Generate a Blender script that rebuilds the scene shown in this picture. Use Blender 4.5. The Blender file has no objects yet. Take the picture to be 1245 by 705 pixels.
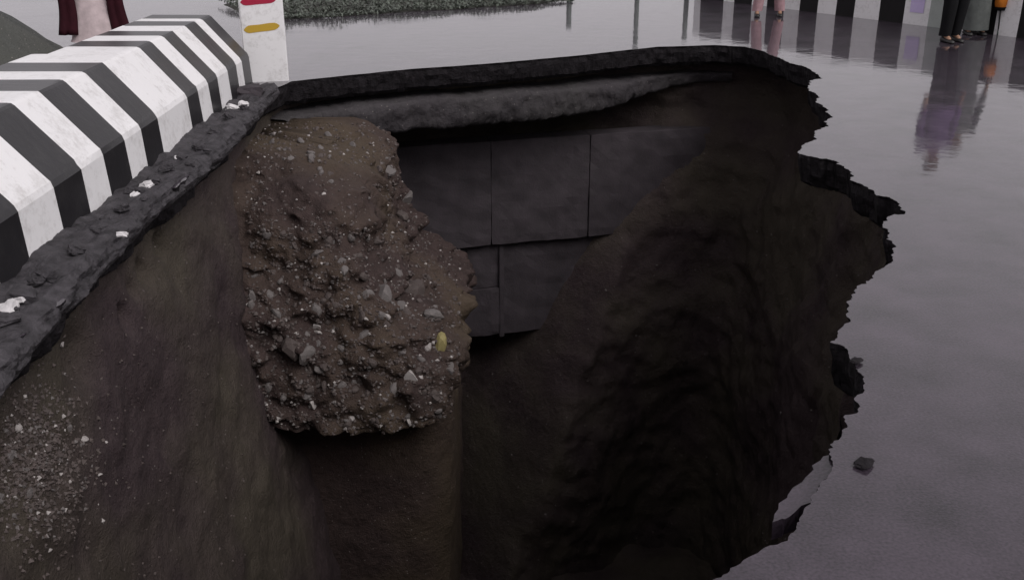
import bpy, bmesh, math, random
from mathutils import Vector, Matrix, noise, geometry

random.seed(7)
scene = bpy.context.scene
C = scene.collection

# ------------------------------------------------------------------ camera
F_PX, W_PX, CX, CY = 1240.0, 1245.0, 622.5, 352.5
PITCH = math.atan(497 / F_PX)
CAM_H = 1.9
cam_d = bpy.data.cameras.new('camera')
cam = bpy.data.objects.new('camera', cam_d)
C.objects.link(cam)
cam.location = (0, 0, CAM_H)
cam.rotation_euler = (math.pi / 2 - PITCH, 0, 0)
cam_d.sensor_width = 36
cam_d.lens = 36 * F_PX / W_PX
cam_d.clip_start = 0.05
cam_d.clip_end = 3000
scene.camera = cam

# ------------------------------------------------------------------ sky, sun, exposure
SUN_EL, SUN_AZ = math.radians(46), math.radians(136)     # direction the light comes from
world = bpy.data.worlds.new('World')
scene.world = world
world.use_nodes = True
wn, wl = world.node_tree.nodes, world.node_tree.links
wn.clear()
w_out = wn.new('ShaderNodeOutputWorld')
w_bg = wn.new('ShaderNodeBackground')
sky = wn.new('ShaderNodeTexSky')
sky.sky_type = 'NISHITA'
sky.sun_disc = False
sky.sun_elevation = SUN_EL
sky.sun_rotation = SUN_AZ
sky.air_density = 1.0
sky.dust_density = 2.0
hs = wn.new('ShaderNodeHueSaturation')
hs.inputs['Saturation'].default_value = 0.06
tint = wn.new('ShaderNodeMix')
tint.data_type = 'RGBA'
tint.blend_type = 'MULTIPLY'
tint.inputs['Factor'].default_value = 1.0
tint.inputs['B'].default_value = (1.0, 0.95, 0.995, 1)
wl.new(sky.outputs['Color'], hs.inputs['Color'])
cloud = wn.new('ShaderNodeMix')                  # an even layer of rain cloud over the clear sky
cloud.data_type = 'RGBA'
cloud.inputs['Factor'].default_value = 0.6
cloud.inputs['B'].default_value = (5.6, 5.6, 5.6, 1)
wl.new(hs.outputs['Color'], cloud.inputs['A'])
wl.new(cloud.outputs['Result'], tint.inputs['A'])
wl.new(tint.outputs['Result'], w_bg.inputs['Color'])
w_bg.inputs['Strength'].default_value = 0.10
wl.new(w_bg.outputs['Background'], w_out.inputs['Surface'])

sun_d = bpy.data.lights.new('sun', 'SUN')
sun_d.energy = 1.4
sun_d.angle = math.radians(40)
sun_d.color = (1.0, 0.97, 0.94)
sun = bpy.data.objects.new('sun', sun_d)
C.objects.link(sun)
sd = Vector((math.sin(SUN_AZ) * math.cos(SUN_EL), math.cos(SUN_AZ) * math.cos(SUN_EL), math.sin(SUN_EL)))
sun.rotation_euler = sd.to_track_quat('Z', 'Y').to_euler()

vs = scene.view_settings
vs.view_transform = 'Standard'
vs.look = 'None'
vs.exposure = 0.27
vs.gamma = 1.0
vs.use_curve_mapping = False

# ------------------------------------------------------------------ helpers
def ray(u, v):
    a, b = (u - CX) / F_PX, (v - CY) / F_PX
    return Vector((a, math.cos(PITCH) - b * math.sin(PITCH), -(math.sin(PITCH) + b * math.cos(PITCH))))

def G(u, v, z=0.0):
    r = ray(u, v)
    return Vector((0, 0, CAM_H)) + r * ((z - CAM_H) / r.z)

def fbm(p, s=1.0, o=4):
    return noise.fractal(Vector(p) * s, 1.0, 2.0, o)

def obj(name, verts, faces, mats, parent=None, fmat=None, smooth=False):
    me = bpy.data.meshes.new(name)
    me.from_pydata([tuple(v) for v in verts], [], faces)
    for m in (mats if isinstance(mats, (list, tuple)) else [mats]):
        me.materials.append(m)
    if fmat:
        me.polygons.foreach_set('material_index', fmat)
    if smooth:
        me.polygons.foreach_set('use_smooth', [True] * len(me.polygons))
    me.update()
    o = bpy.data.objects.new(name, me)
    C.objects.link(o)
    if parent:
        o.parent = parent
    return o

def from_bm(name, bm, mats, parent=None, smooth=False):
    me = bpy.data.meshes.new(name)
    bm.normal_update()
    bm.to_mesh(me)
    bm.free()
    for m in (mats if isinstance(mats, (list, tuple)) else [mats]):
        me.materials.append(m)
    if smooth:
        me.polygons.foreach_set('use_smooth', [True] * len(me.polygons))
    o = bpy.data.objects.new(name, me)
    C.objects.link(o)
    if parent:
        o.parent = parent
    return o

def tag(o, label=None, cat=None, group=None, kind=None):
    if label: o['label'] = label
    if cat: o['category'] = cat
    if group: o['group'] = group
    if kind: o['kind'] = kind
    return o

def empty(name, loc=(0, 0, 0), rz=0):
    o = bpy.data.objects.new(name, None)
    o.empty_display_size = 0.1
    C.objects.link(o)
    o.location = loc
    o.rotation_euler = (0, 0, rz)
    return o

# ------------------------------------------------------------------ materials
def new_mat(name):
    m = bpy.data.materials.new(name)
    m.use_nodes = True
    nt = m.node_tree
    return m, nt, nt.nodes, nt.links, nt.nodes['Principled BSDF']

def ramp(nodes, stops):
    r = nodes.new('ShaderNodeValToRGB')
    e = r.color_ramp.elements
    while len(e) < len(stops):
        e.new(0.5)
    for k, (p, c) in enumerate(stops):
        e[k].position = p
        e[k].color = (c[0], c[1], c[2], 1) if isinstance(c, (tuple, list)) else (c, c, c, 1)
    return r

def tex_noise(nodes, links, coord, scale, detail=6, rough=0.55):
    n = nodes.new('ShaderNodeTexNoise')
    n.inputs['Scale'].default_value = scale
    n.inputs['Detail'].default_value = detail
    n.inputs['Roughness'].default_value = rough
    links.new(coord, n.inputs['Vector'])
    return n

def mat_simple(name, col, rough=0.7, var=0.25, scale=12, bump=0.2, bscale=60, coat=0.0, spec=0.5, bdist=0.01):
    m, nt, n, l, b = new_mat(name)
    tc = n.new('ShaderNodeTexCoord')
    t = tex_noise(n, l, tc.outputs['Object'], scale)
    lo = tuple(c * (1 - var) for c in col)
    hi = tuple(min(1, c * (1 + var)) for c in col)
    r = ramp(n, [(0.3, lo), (0.7, hi)])
    l.new(t.outputs['Fac'], r.inputs['Fac'])
    l.new(r.outputs['Color'], b.inputs['Base Color'])
    b.inputs['Roughness'].default_value = rough
    b.inputs['Specular IOR Level'].default_value = spec
    if coat:
        b.inputs['Coat Weight'].default_value = coat
        b.inputs['Coat Roughness'].default_value = 0.2
    if bump:
        t2 = tex_noise(n, l, tc.outputs['Object'], bscale)
        bp = n.new('ShaderNodeBump')
        bp.inputs['Strength'].default_value = bump
        bp.inputs['Distance'].default_value = bdist
        l.new(t2.outputs['Fac'], bp.inputs['Height'])
        l.new(bp.outputs['Normal'], b.inputs['Normal'])
    return m

def mat_road():
    m, nt, n, l, b = new_mat('wet_asphalt')
    tc = n.new('ShaderNodeTexCoord')
    P = tc.outputs['Object']
    agg = tex_noise(n, l, P, 90, 3)
    big = tex_noise(n, l, P, 0.8, 7, 0.65)
    mid = tex_noise(n, l, P, 3.0, 6)
    r = ramp(n, [(0.36, (0.012, 0.009, 0.013)), (0.62, (0.062, 0.047, 0.064))])
    mx = n.new('ShaderNodeMix'); mx.data_type = 'FLOAT'
    mx.inputs['Factor'].default_value = 0.5
    l.new(agg.outputs['Fac'], mx.inputs['A']); l.new(mid.outputs['Fac'], mx.inputs['B'])
    l.new(mx.outputs['Result'], r.inputs['Fac'])
    l.new(r.outputs['Color'], b.inputs['Base Color'])
    b.inputs['Roughness'].default_value = 0.45
    b.inputs['Coat Weight'].default_value = 1.0
    b.inputs['Specular IOR Level'].default_value = 0.15
    b.inputs['Coat IOR'].default_value = 1.48
    rr = ramp(n, [(0.36, 0.02), (0.52, 0.05), (0.66, 0.13)])
    l.new(big.outputs['Fac'], rr.inputs['Fac'])
    l.new(rr.outputs['Color'], b.inputs['Coat Roughness'])
    # rough stone texture under the water, gentle unevenness of the film
    bp = n.new('ShaderNodeBump'); bp.inputs['Strength'].default_value = 0.5; bp.inputs['Distance'].default_value = 0.004
    l.new(agg.outputs['Fac'], bp.inputs['Height'])
    l.new(bp.outputs['Normal'], b.inputs['Normal'])
    cb = n.new('ShaderNodeBump'); cb.inputs['Strength'].default_value = 0.2; cb.inputs['Distance'].default_value = 0.010
    mid2 = tex_noise(n, l, P, 4.5, 4)
    l.new(mid2.outputs['Fac'], cb.inputs['Height'])
    l.new(cb.outputs['Normal'], b.inputs['Coat Normal'])
    return m

def mat_soil(name, lo, hi, olive, pebbles=0.4, wet=0.25):
    m, nt, n, l, b = new_mat(name)
    tc = n.new('ShaderNodeTexCoord')
    P = tc.outputs['Object']
    a = tex_noise(n, l, P, 1.1, 8, 0.6)
    c = tex_noise(n, l, P, 14, 8, 0.65)
    big = tex_noise(n, l, P, 0.55, 3)
    mx = n.new('ShaderNodeMix'); mx.data_type = 'FLOAT'; mx.inputs['Factor'].default_value = 0.45
    l.new(a.outputs['Fac'], mx.inputs['A']); l.new(c.outputs['Fac'], mx.inputs['B'])
    r = ramp(n, [(0.33, lo), (0.66, hi)])
    l.new(mx.outputs['Result'], r.inputs['Fac'])
    br = ramp(n, [(0.40, 0.0), (0.58, 1.0)])
    l.new(big.outputs['Fac'], br.inputs['Fac'])
    om = n.new('ShaderNodeMix'); om.data_type = 'RGBA'
    om.inputs['B'].default_value = (*olive, 1)
    mm = n.new('ShaderNodeMath'); mm.operation = 'MULTIPLY'; mm.inputs[1].default_value = 0.6
    l.new(br.outputs['Color'], mm.inputs[0])
    l.new(mm.outputs[0], om.inputs['Factor'])
    l.new(r.outputs['Color'], om.inputs['A'])
    # scattered pale grit
    v = n.new('ShaderNodeTexVoronoi'); v.inputs['Scale'].default_value = 34
    l.new(P, v.inputs['Vector'])
    vr = ramp(n, [(0.12, 1.0), (0.2, 0.0)])
    l.new(v.outputs['Distance'], vr.inputs['Fac'])
    sel = n.new('ShaderNodeSeparateColor'); l.new(v.outputs['Color'], sel.inputs['Color'])
    gt = n.new('ShaderNodeMath'); gt.operation = 'GREATER_THAN'; gt.inputs[1].default_value = 1.0 - 0.4 * pebbles
    l.new(sel.outputs['Red'], gt.inputs[0])
    pm = n.new('ShaderNodeMath'); pm.operation = 'MULTIPLY'
    l.new(vr.outputs['Color'], pm.inputs[0]); l.new(gt.outputs[0], pm.inputs[1])
    fm = n.new('ShaderNodeMix'); fm.data_type = 'RGBA'
    fm.inputs['B'].default_value = (0.26, 0.235, 0.22, 1)
    l.new(pm.outputs[0], fm.inputs['Factor']); l.new(om.outputs['Result'], fm.inputs['A'])
    l.new(fm.outputs['Result'], b.inputs['Base Color'])
    b.inputs['Roughness'].default_value = 0.75
    b.inputs['Specular IOR Level'].default_value = wet
    bp = n.new('ShaderNodeBump'); bp.inputs['Strength'].default_value = 0.8; bp.inputs['Distance'].default_value = 0.04
    l.new(c.outputs['Fac'], bp.inputs['Height'])
    bp2 = n.new('ShaderNodeBump'); bp2.inputs['Strength'].default_value = 0.8; bp2.inputs['Distance'].default_value = 0.014
    fine = tex_noise(n, l, P, 70, 5)
    l.new(fine.outputs['Fac'], bp2.inputs['Height']); l.new(bp.outputs['Normal'], bp2.inputs['Normal'])
    l.new(bp2.outputs['Normal'], b.inputs['Normal'])
    return m

def mat_paint(name, col, dirt, rough=0.4, dirt_amt=0.5, spec=0.5):
    """painted concrete: grain, chips and splash dirt with a shape of its own"""
    m, nt, n, l, b = new_mat(name)
    tc = n.new('ShaderNodeTexCoord')
    P = tc.outputs['Object']
    a = tex_noise(n, l, P, 5, 8, 0.7)
    c = tex_noise(n, l, P, 26, 6, 0.7)
    mx = n.new('ShaderNodeMix'); mx.data_type = 'FLOAT'; mx.inputs['Factor'].default_value = 0.4
    l.new(a.outputs['Fac'], mx.inputs['A']); l.new(c.outputs['Fac'], mx.inputs['B'])
    r = ramp(n, [(0.50, 0.0), (0.72, dirt_amt)])
    l.new(mx.outputs['Result'], r.inputs['Fac'])
    mc = n.new('ShaderNodeMix'); mc.data_type = 'RGBA'
    mc.inputs['A'].default_value = (*col, 1); mc.inputs['B'].default_value = (*dirt, 1)
    l.new(r.outputs['Color'], mc.inputs['Factor'])
    l.new(mc.outputs['Result'], b.inputs['Base Color'])
    b.inputs['Roughness'].default_value = rough
    b.inputs['Specular IOR Level'].default_value = spec
    bp = n.new('ShaderNodeBump'); bp.inputs['Strength'].default_value = 0.25; bp.inputs['Distance'].default_value = 0.006
    l.new(c.outputs['Fac'], bp.inputs['Height'])
    l.new(bp.outputs['Normal'], b.inputs['Normal'])
    return m

M_road = mat_road()
M_asphalt_broken = mat_simple('broken_asphalt', (0.014, 0.012, 0.014), 0.8, 0.5, 18, 0.8, 45, spec=0.15, bdist=0.02)
M_crumb = mat_simple('crumbled_asphalt', (0.045, 0.041, 0.046), 0.7, 0.5, 14, 0.9, 40, spec=0.3, bdist=0.02)
M_soil = mat_soil('damp_soil', (0.033, 0.022, 0.025), (0.068, 0.049, 0.050), (0.066, 0.058, 0.038), 0.04)
M_butt = mat_soil('gravelly_soil', (0.029, 0.019, 0.018), (0.070, 0.047, 0.043), (0.080, 0.060, 0.036), 0.35)
M_base = mat_soil('road_base_course', (0.032, 0.028, 0.032), (0.066, 0.058, 0.065), (0.056, 0.053, 0.052), 0.3)
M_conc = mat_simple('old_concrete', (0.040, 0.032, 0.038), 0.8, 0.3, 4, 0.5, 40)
M_white = mat_paint('white_barrier_paint', (0.80, 0.79, 0.80), (0.34, 0.32, 0.30), 0.45, 0.65)
M_black = mat_paint('black_barrier_paint', (0.013, 0.012, 0.014), (0.05, 0.048, 0.048), 0.34, 0.5)
M_black_far = mat_paint('black_wall_paint', (0.009, 0.008, 0.009), (0.02, 0.019, 0.02), 0.5, 0.4, 0.2)
M_grey = mat_paint('worn_grey_paint', (0.36, 0.39, 0.37), (0.2, 0.2, 0.2), 0.5, 0.5)
M_red = mat_paint('red_band_paint', (0.36, 0.010, 0.045), (0.3, 0.05, 0.06), 0.4, 0.3)
M_yel = mat_paint('yellow_band_paint', (0.50, 0.32, 0.035), (0.45, 0.3, 0.1), 0.4, 0.3)
M_lav = mat_paint('lavender_print', (0.58, 0.48, 0.76), (0.72, 0.68, 0.8), 0.4, 0.6)
M_stone = [mat_simple('grey_stone', (0.13, 0.115, 0.112), 0.7, 0.3, 20, 0.4, 80),
           mat_simple('brown_stone', (0.075, 0.058, 0.054), 0.75, 0.3, 20, 0.4, 80),
           mat_simple('pale_stone', (0.36, 0.33, 0.32), 0.6, 0.2, 20, 0.3, 80),
           mat_simple('yellow_stone', (0.26, 0.22, 0.09), 0.7, 0.2, 20, 0.3, 80)]
M_chip = mat_simple('white_concrete_chip', (0.62, 0.60, 0.61), 0.7, 0.2, 20, 0.4, 70)

# ------------------------------------------------------------------ rim of the hole (on the road plane)
RIM_PX = [  # pixel, pixel, roughness in metres: barrier side, far side, right side
    (0, 436, .03), (40, 388, .03), (77, 350, .03), (108, 318, .03), (140, 286, .03), (191, 237, .03), (238, 201, .03),
    (275, 168, .03), (300, 140, .03), (321, 116, .02), (338, 106, .015), (354, 99, .012), (430, 91, .012), (500, 84, .012),
    (600, 77, .012), (700, 68, .012), (800, 57, .012), (870, 55, .012), (905, 57, .015), (930, 63, .03), (953, 73, .04),
    (990, 88, .05), (984, 99, .05), (983, 108, .05), (1008, 134, .05), (1006, 152, .05), (992, 168, .04), (970, 186, .03),
    (1005, 193, .03), (1032, 206, .04), (1050, 226, .04), (1082, 240, .03), (1101, 258, .02), (1084, 262, .03),
    (1080, 282, .03), (1088, 298, .03), (1086, 312, .03), (1058, 340, .03), (1030, 366, .03), (1032, 392, .02),
    (1009, 416, .012), (1030, 424, .012), (1040, 445, .02), (1050, 470, .02), (1044, 500, .02),
    (1022, 532, .02), (1008, 552, .012), (1010, 574, .012), (985, 605, .012), (968, 640, .012), (930, 665, .015), (888, 690, .015), (858, 708, .015)]
ctrl = [(G(u, v).to_2d(), r) for u, v, r in RIM_PX]
for x, y in [(0.1, 2.1), (-0.8, 1.85), (-1.75, 2.0), (-2.15, 2.6), (-2.16, 3.2)]:
    ctrl.append((Vector((x, y)), 0.03))
rim = []
rnd = random.Random(3)
def frac(a, b, amp, depth):
    if depth == 0 or (b - a).length < 0.022:
        rim.append(a)
        return
    d = b - a
    nrm = Vector((-d.y, d.x)).normalized()
    m = (a + b) / 2 + nrm * rnd.gauss(0, 1) * min(amp, d.length * 0.22)
    frac(a, m, amp * 0.55, depth - 1)
    frac(m, b, amp * 0.55, depth - 1)
for k in range(len(ctrl)):
    frac(ctrl[k][0].copy(), ctrl[(k + 1) % len(ctrl)][0].copy(), ctrl[k][1], 6)
NR = len(rim)

# evenly spaced, smoothed rim for the earth wall below
def resample(pts, n):
    L = [0]
    for k in range(len(pts)):
        L.append(L[-1] + (pts[(k + 1) % len(pts)] - pts[k]).length)
    out, k = [], 0
    for q in range(n):
        s = L[-1] * q / n
        while L[k + 1] < s:
            k += 1
        t = (s - L[k]) / max(1e-9, L[k + 1] - L[k])
        out.append(pts[k].lerp(pts[(k + 1) % len(pts)], t))
    return out
NW = 760
sm = resample([c[0] for c in ctrl], NW)
for _ in range(60):
    sm = [(sm[k - 1] + sm[k] * 2 + sm[(k + 1) % NW]) / 4 for k in range(NW)]
nor = []
for k in range(NW):
    d = sm[(k + 3) % NW] - sm[k - 3]
    nor.append(Vector((-d.y, d.x)).normalized())      # outward: the rim runs clockwise seen from above

# ------------------------------------------------------------------ road sheet with the hole
OUT = 700.0
outer = [Vector((-OUT, -OUT)), Vector((OUT, -OUT)), Vector((OUT, OUT)), Vector((-OUT, OUT))]
mid = [Vector((x, y)) for x, y in [(-9, -3), (0, -3), (9, -3), (9, 8), (9, 22), (0, 22), (-9, 22), (-9, 8)]]
pts = rim + mid + outer
edges = [(k, (k + 1) % NR) for k in range(NR)]
edges += [(NR + k, NR + (k + 1) % 8) for k in range(8)]
edges += [(NR + 8 + k, NR + 8 + (k + 1) % 4) for k in range(4)]
cv, ce, cf, ov, oe, of = geometry.delaunay_2d_cdt(pts, edges, [], 1, 1e-6)
def inside(p, poly):
    c, j = False, len(poly) - 1
    for i in range(len(poly)):
        a, b = poly[i], poly[j]
        if (a.y > p.y) != (b.y > p.y) and p.x < (b.x - a.x) * (p.y - a.y) / (b.y - a.y) + a.x:
            c = not c
        j = i
    return c
rv = [Vector((p.x, p.y, 0)) for p in cv]
rf = []
for f in cf:
    cen = sum((cv[i] for i in f), Vector((0, 0))) / len(f)
    if not inside(cen, rim):
        a, b, c = (cv[f[0]], cv[f[1]], cv[f[2]])
        rf.append(list(f) if (b - a).cross(c - a) > 0 else list(f)[::-1])
road = obj('road', rv, rf, M_road)
tag(road, kind='structure')

# broken edge of the asphalt: side and underside
ev, ef, em = [], [], []
rn = []
for k in range(NR):
    d = rim[(k + 2) % NR] - rim[k - 2]
    rn.append(Vector((-d.y, d.x)).normalized())
rn = [(rn[k - 2] + rn[k - 1] + rn[k] + rn[(k + 1) % NR] + rn[(k + 2) % NR]).normalized() for k in range(NR)]
cols = [(0.0, -0.0005), (0.010, -0.02), (0.014, -0.06), (0.03, -0.11), (0.05, -0.16), (0.11, -0.195), (0.35, -0.205), (0.7, -0.21)]
for k in range(NR):
    sn = nor[min(range(0, NW, 2), key=lambda q: (sm[q] - rim[k]).length_squared)]
    for j, (o, z) in enumerate(cols):
        p = rim[k]
        w = 0 if j == 0 else 0.02 * fbm((p.x, p.y, j * 0.3), 9, 3)
        q = p + (rn[k] if j < 5 else sn) * (o + (w if j < 6 else w * 0.5))
        ev.append((q.x, q.y, z * (1.3 if j < 6 else 1.2) + (0.5 * w if j > 1 else 0)))
nc = len(cols)
for k in range(NR):
    for j in range(nc - 1):
        a, b = k * nc + j, ((k + 1) % NR) * nc + j
        ef.append((a, a + 1, b + 1, b))
tag(obj('broken_road_edge', ev, ef, M_asphalt_broken), kind='structure')

# ------------------------------------------------------------------ earth wall of the hole
def lerp_tab(tab, x):
    if x <= tab[0][0]: return tab[0][1]
    for (x0, y0), (x1, y1) in zip(tab, tab[1:]):
        if x <= x1:
            t = (x - x0) / (x1 - x0)
            return y0 + (y1 - y0) * t
    return tab[-1][1]
T_left = [(0.19, .10), (.35, .12), (.6, .08), (1, .0), (2, -.12), (3.2, -.35), (5, -.7), (9, -1.3)]
T_far = [(0.19, .30), (.3, .42), (.6, .60), (.8, 1.0), (1.2, 1.3), (5, 1.7), (9, 1.8)]
T_farr = [(0.19, .35), (.3, .5), (.6, .6), (.9, .60), (1.3, .40), (2.4, .18), (4, .0), (9, -.3)]
T_right = [(0.19, .20), (.3, .42), (.6, .62), (1.2, .70), (2.2, .62), (3.5, .4), (5, .1), (9, -.5)]
T_near = [(0.19, .1), (1, .3), (5, .3)]
def weights(p, d):
    """left, far-left, far-right, right, near weights from the place on the rim"""
    def ss(a, b, x):
        t = max(0, min(1, (x - a) / (b - a)))
        return t * t * (3 - 2 * t)
    near = 1 - ss(2.2, 3.0, p.y)
    left = (1 - ss(-2.3, -1.4, p.x)) * (1 - ss(10.0, 10.8, p.y))
    far = ss(9.6, 10.8, p.y) * (1 - left)
    e = 2.0 - 0.40 * max(0, d - 0.9)
    fr = ss(e - .35, e + .35, p.x)
    right = max(0, 1 - left - far)
    w = [left, far * (1 - fr), far * fr, right]
    w = [x * (1 - near) for x in w] + [near]
    s = sum(w)
    return [x / s for x in w]
ND = 150
PITS = []
for u, v, rad, dep in [(246, 298, .12, .20), (226, 330, .10, .16), (200, 386, .09, .14), (213, 352, .07, .1), (120, 378, .16, .12), (150, 430, .2, .12), (85, 430, .15, .1)]:
    r = ray(u, v)
    PITS.append((Vector((0, 0, CAM_H)) + r * (-2.12 / r.x), rad, dep))
DEPTH = 7.6
wv, wf = [], []
for k in range(NW):
    for j in range(ND + 1):
        d = 0.24 + (DEPTH - 0.24) * (j / ND) ** 1.15
        w = weights(sm[k], d)
        o = sum(ww * lerp_tab(t, d) for ww, t in zip(w, (T_left, T_far, T_farr, T_right, T_near)))
        q = sm[k] + nor[k] * o
        p3 = Vector((q.x, q.y, -d))
        rough = min(1, (d - 0.22) * 2.5)
        n1 = fbm(p3 + Vector((3, 1, 7)), 0.9, 4) * 0.20 + fbm(p3, 4.0, 6) * 0.06 + (0.3 - noise.voronoi(p3 * 5.0)[0][0]) * 0.05
        # horizontal bedding
        n1 += 0.012 * noise.noise(Vector((p3.x * 0.5, p3.y * 0.5, p3.z * 6)))
        amp = 0.4 if w[0] > 0.5 else 0.65
        if w[0] > .5:
            for c_, rad, dep in PITS:
                l2 = (p3.y - c_.y) ** 2 + (p3.z - c_.z) ** 2
                if l2 < rad * rad * 4:
                    n1 += dep / amp * math.exp(-(l2 / (rad * rad)) ** 1.5 * 2.2) * (1 + .6 * noise.noise(p3 * 6))
        q = q + nor[k] * n1 * rough * amp
        wv.append((q.x, q.y, -d + 0.03 * fbm(p3, 5, 3) * rough))
for k in range(NW):
    for j in range(ND):
        a, b = k * (ND + 1) + j, ((k + 1) % NW) * (ND + 1) + j
        wf.append((a, a + 1, b + 1, b))
tag(obj('sinkhole_wall', wv, wf, M_soil, smooth=True), kind='structure')

# floor of the hole: lumpy mud
fv, ff = [], []
NX, NY = 90, 130
for j in range(NY + 1):
    for i in range(NX + 1):
        x, y = -4.5 + 9.5 * i / NX, 0.5 + 14.5 * j / NY
        z = -7.2 + 0.35 * fbm((x, y, 3), 0.5, 4) + 0.12 * fbm((x, y, 9), 2.5, 4)
        fv.append((x, y, z))
for j in range(NY):
    for i in range(NX):
        a = j * (NX + 1) + i
        ff.append((a, a + 1, a + NX + 2, a + NX + 1))
tag(obj('sinkhole_floor', fv, ff, M_soil, smooth=True), kind='structure')

# ------------------------------------------------------------------ base course ledge under the far edge
k0 = min(range(NW), key=lambda k: (sm[k] - G(335, 104).to_2d()).length)
k1 = min(range(NW), key=lambda k: (sm[k] - G(885, 56).to_2d()).length)
prof = [(0.6, .255), (0.3, .26), (0.02, .265), (-0.02, .28), (-0.03, .32), (-0.03, .36), (-0.025, .40), (-0.02, .44), (-0.01, .48), (-0.0, .52), (0.02, .57), (0.06, .60), (0.3, .62), (0.7, .64)]
bv, bf = [], []
ks = list(range(k0, k1 + 1))
sub = 4
NL = (len(ks) - 1) * sub + 1
for q in range(NL):
    kk, t = divmod(q, sub)
    t /= sub
    ka = ks[kk]; kb = ks[min(kk + 1, len(ks) - 1)]
    p = sm[ka].lerp(sm[kb], t); nn = nor[ka].lerp(nor[kb], t)
    s = q / (NL - 1)
    thick = min(1, (1 - s) * 3.0) * 0.65 + 0.35
    for j, (o, d) in enumerate(prof):
        d2 = .33 + (d - .26) * thick * 1.05 + 0.09 * max(0, (s - .25)) + 0.015 * noise.noise(Vector((s * 9, j * 0.2, 0)))
        pr = Vector((p.x, p.y, -d2))
        w = 0.03 * fbm(pr, 1.6, 4) + 0.028 * fbm(pr, 8, 4)
        qq = p + nn * (o + w + 0.5 * max(0, s - 0.75) * 4)
        bv.append((qq.x, qq.y, -d2 + 0.5 * w))
npf = len(prof)
for q in range(NL - 1):
    for j in range(npf - 1):
        a, b = q * npf + j, (q + 1) * npf + j
        bf.append((a, a + 1, b + 1, b))
tag(obj('road_base_ledge', bv, bf, M_base, smooth=True), kind='structure')

# ------------------------------------------------------------------ buried concrete wall deep under the far edge
def box_bm(bm, x0, x1, y0, y1, z0, z1, bevel=0.012, jit=0.0):
    r = bmesh.ops.create_cube(bm, size=1)
    for v in r['verts']:
        v.co = Vector(((x0 + x1) / 2 + v.co.x * (x1 - x0), (y0 + y1) / 2 + v.co.y * (y1 - y0), (z0 + z1) / 2 + v.co.z * (z1 - z0)))
        if jit:
            v.co += Vector((random.uniform(-jit, jit), random.uniform(-jit, jit), random.uniform(-jit, jit)))
    if bevel:
        es = list({e for v in r['verts'] for e in v.link_edges})
        bmesh.ops.bevel(bm, geom=es, offset=bevel, segments=2, affect='EDGES')
wa, wb = Vector((-1.80, 12.10)), Vector((1.85, 13.10))
wdir = (wb - wa).normalized()
cw = empty('buried_concrete_wall', (wa.x, wa.y, 0), math.atan2(wdir.y, wdir.x))
tag(cw, 'grey stepped concrete panel wall exposed deep under the far road edge', 'wall')
for x0, x1, y0, z0, z1 in [(-0.95, 1.592, 0.0, -2.50, -1.12), (1.595, 2.912, 0.006, -2.50, -1.12), (2.915, 4.6, 0.0, -2.50, -1.12),
                           (-0.95, 1.20, .13, -3.18, -2.51), (-0.95, 1.20, .10, -3.86, -3.19),
                           (1.26, 1.72, .13, -3.13, -2.51), (1.26, 1.72, .10, -3.82, -3.14), (1.78, 3.6, .14, -3.84, -2.51)]:
    bm = bmesh.new()
    bmesh.ops.create_cube(bm, size=1)
    bmesh.ops.subdivide_edges(bm, edges=bm.edges[:], cuts=11, use_grid_fill=True)
    for q in bm.verts:
        n_edge = sum(abs(abs(c) - .5) < 1e-4 for c in q.co)
        q.co = Vector(((x0 + x1) / 2 + q.co.x * (x1 - x0), y0 + .15 + q.co.y * .3, (z0 + z1) / 2 + q.co.z * (z1 - z0)))
        w_ = .020 * fbm(q.co + Vector((x0, 0, z0)), 2.5, 4)
        q.co.y += w_
        if n_edge > 1:
            er = .003 + .02 * max(0, noise.noise(q.co * 5 + Vector((9, 0, 0))))
            q.co.x += er if q.co.x < (x0 + x1) / 2 else -er
            q.co.z += er if q.co.z < (z0 + z1) / 2 else -er
            q.co.y += er
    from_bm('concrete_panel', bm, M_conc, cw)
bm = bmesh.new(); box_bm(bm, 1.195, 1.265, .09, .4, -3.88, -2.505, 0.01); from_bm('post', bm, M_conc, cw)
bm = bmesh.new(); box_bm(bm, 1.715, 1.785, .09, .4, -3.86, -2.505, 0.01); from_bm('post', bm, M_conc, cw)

# heaps of loose earth or grit
def mound(name, cen, rx, ry, h, mat, n=48, seed=0, parent=None, rough=0.12):
    v, f = [], []
    for j in range(n + 1):
        for i in range(n + 1):
            x, y = -1 + 2 * i / n, -1 + 2 * j / n
            r = math.hypot(x, y)
            hh = max(0, 1 - r) ** 0.9
            z = h * hh + (rough * fbm((x * rx + seed, y * ry, seed), 1.8, 5)) * min(1, hh * 4) - 0.04 * (hh <= 0)
            v.append((x * rx, y * ry, z))
    for j in range(n):
        for i in range(n):
            a = j * (n + 1) + i
            f.append((a, a + 1, a + n + 2, a + n + 1))
    o = obj(name, v, f, mat, parent, smooth=True)
    o.location = cen
    return o

# ------------------------------------------------------------------ buttress of gravelly earth below the end of the barrier
def bx(u, t=8.4): return (u - CX) / F_PX * t
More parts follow.
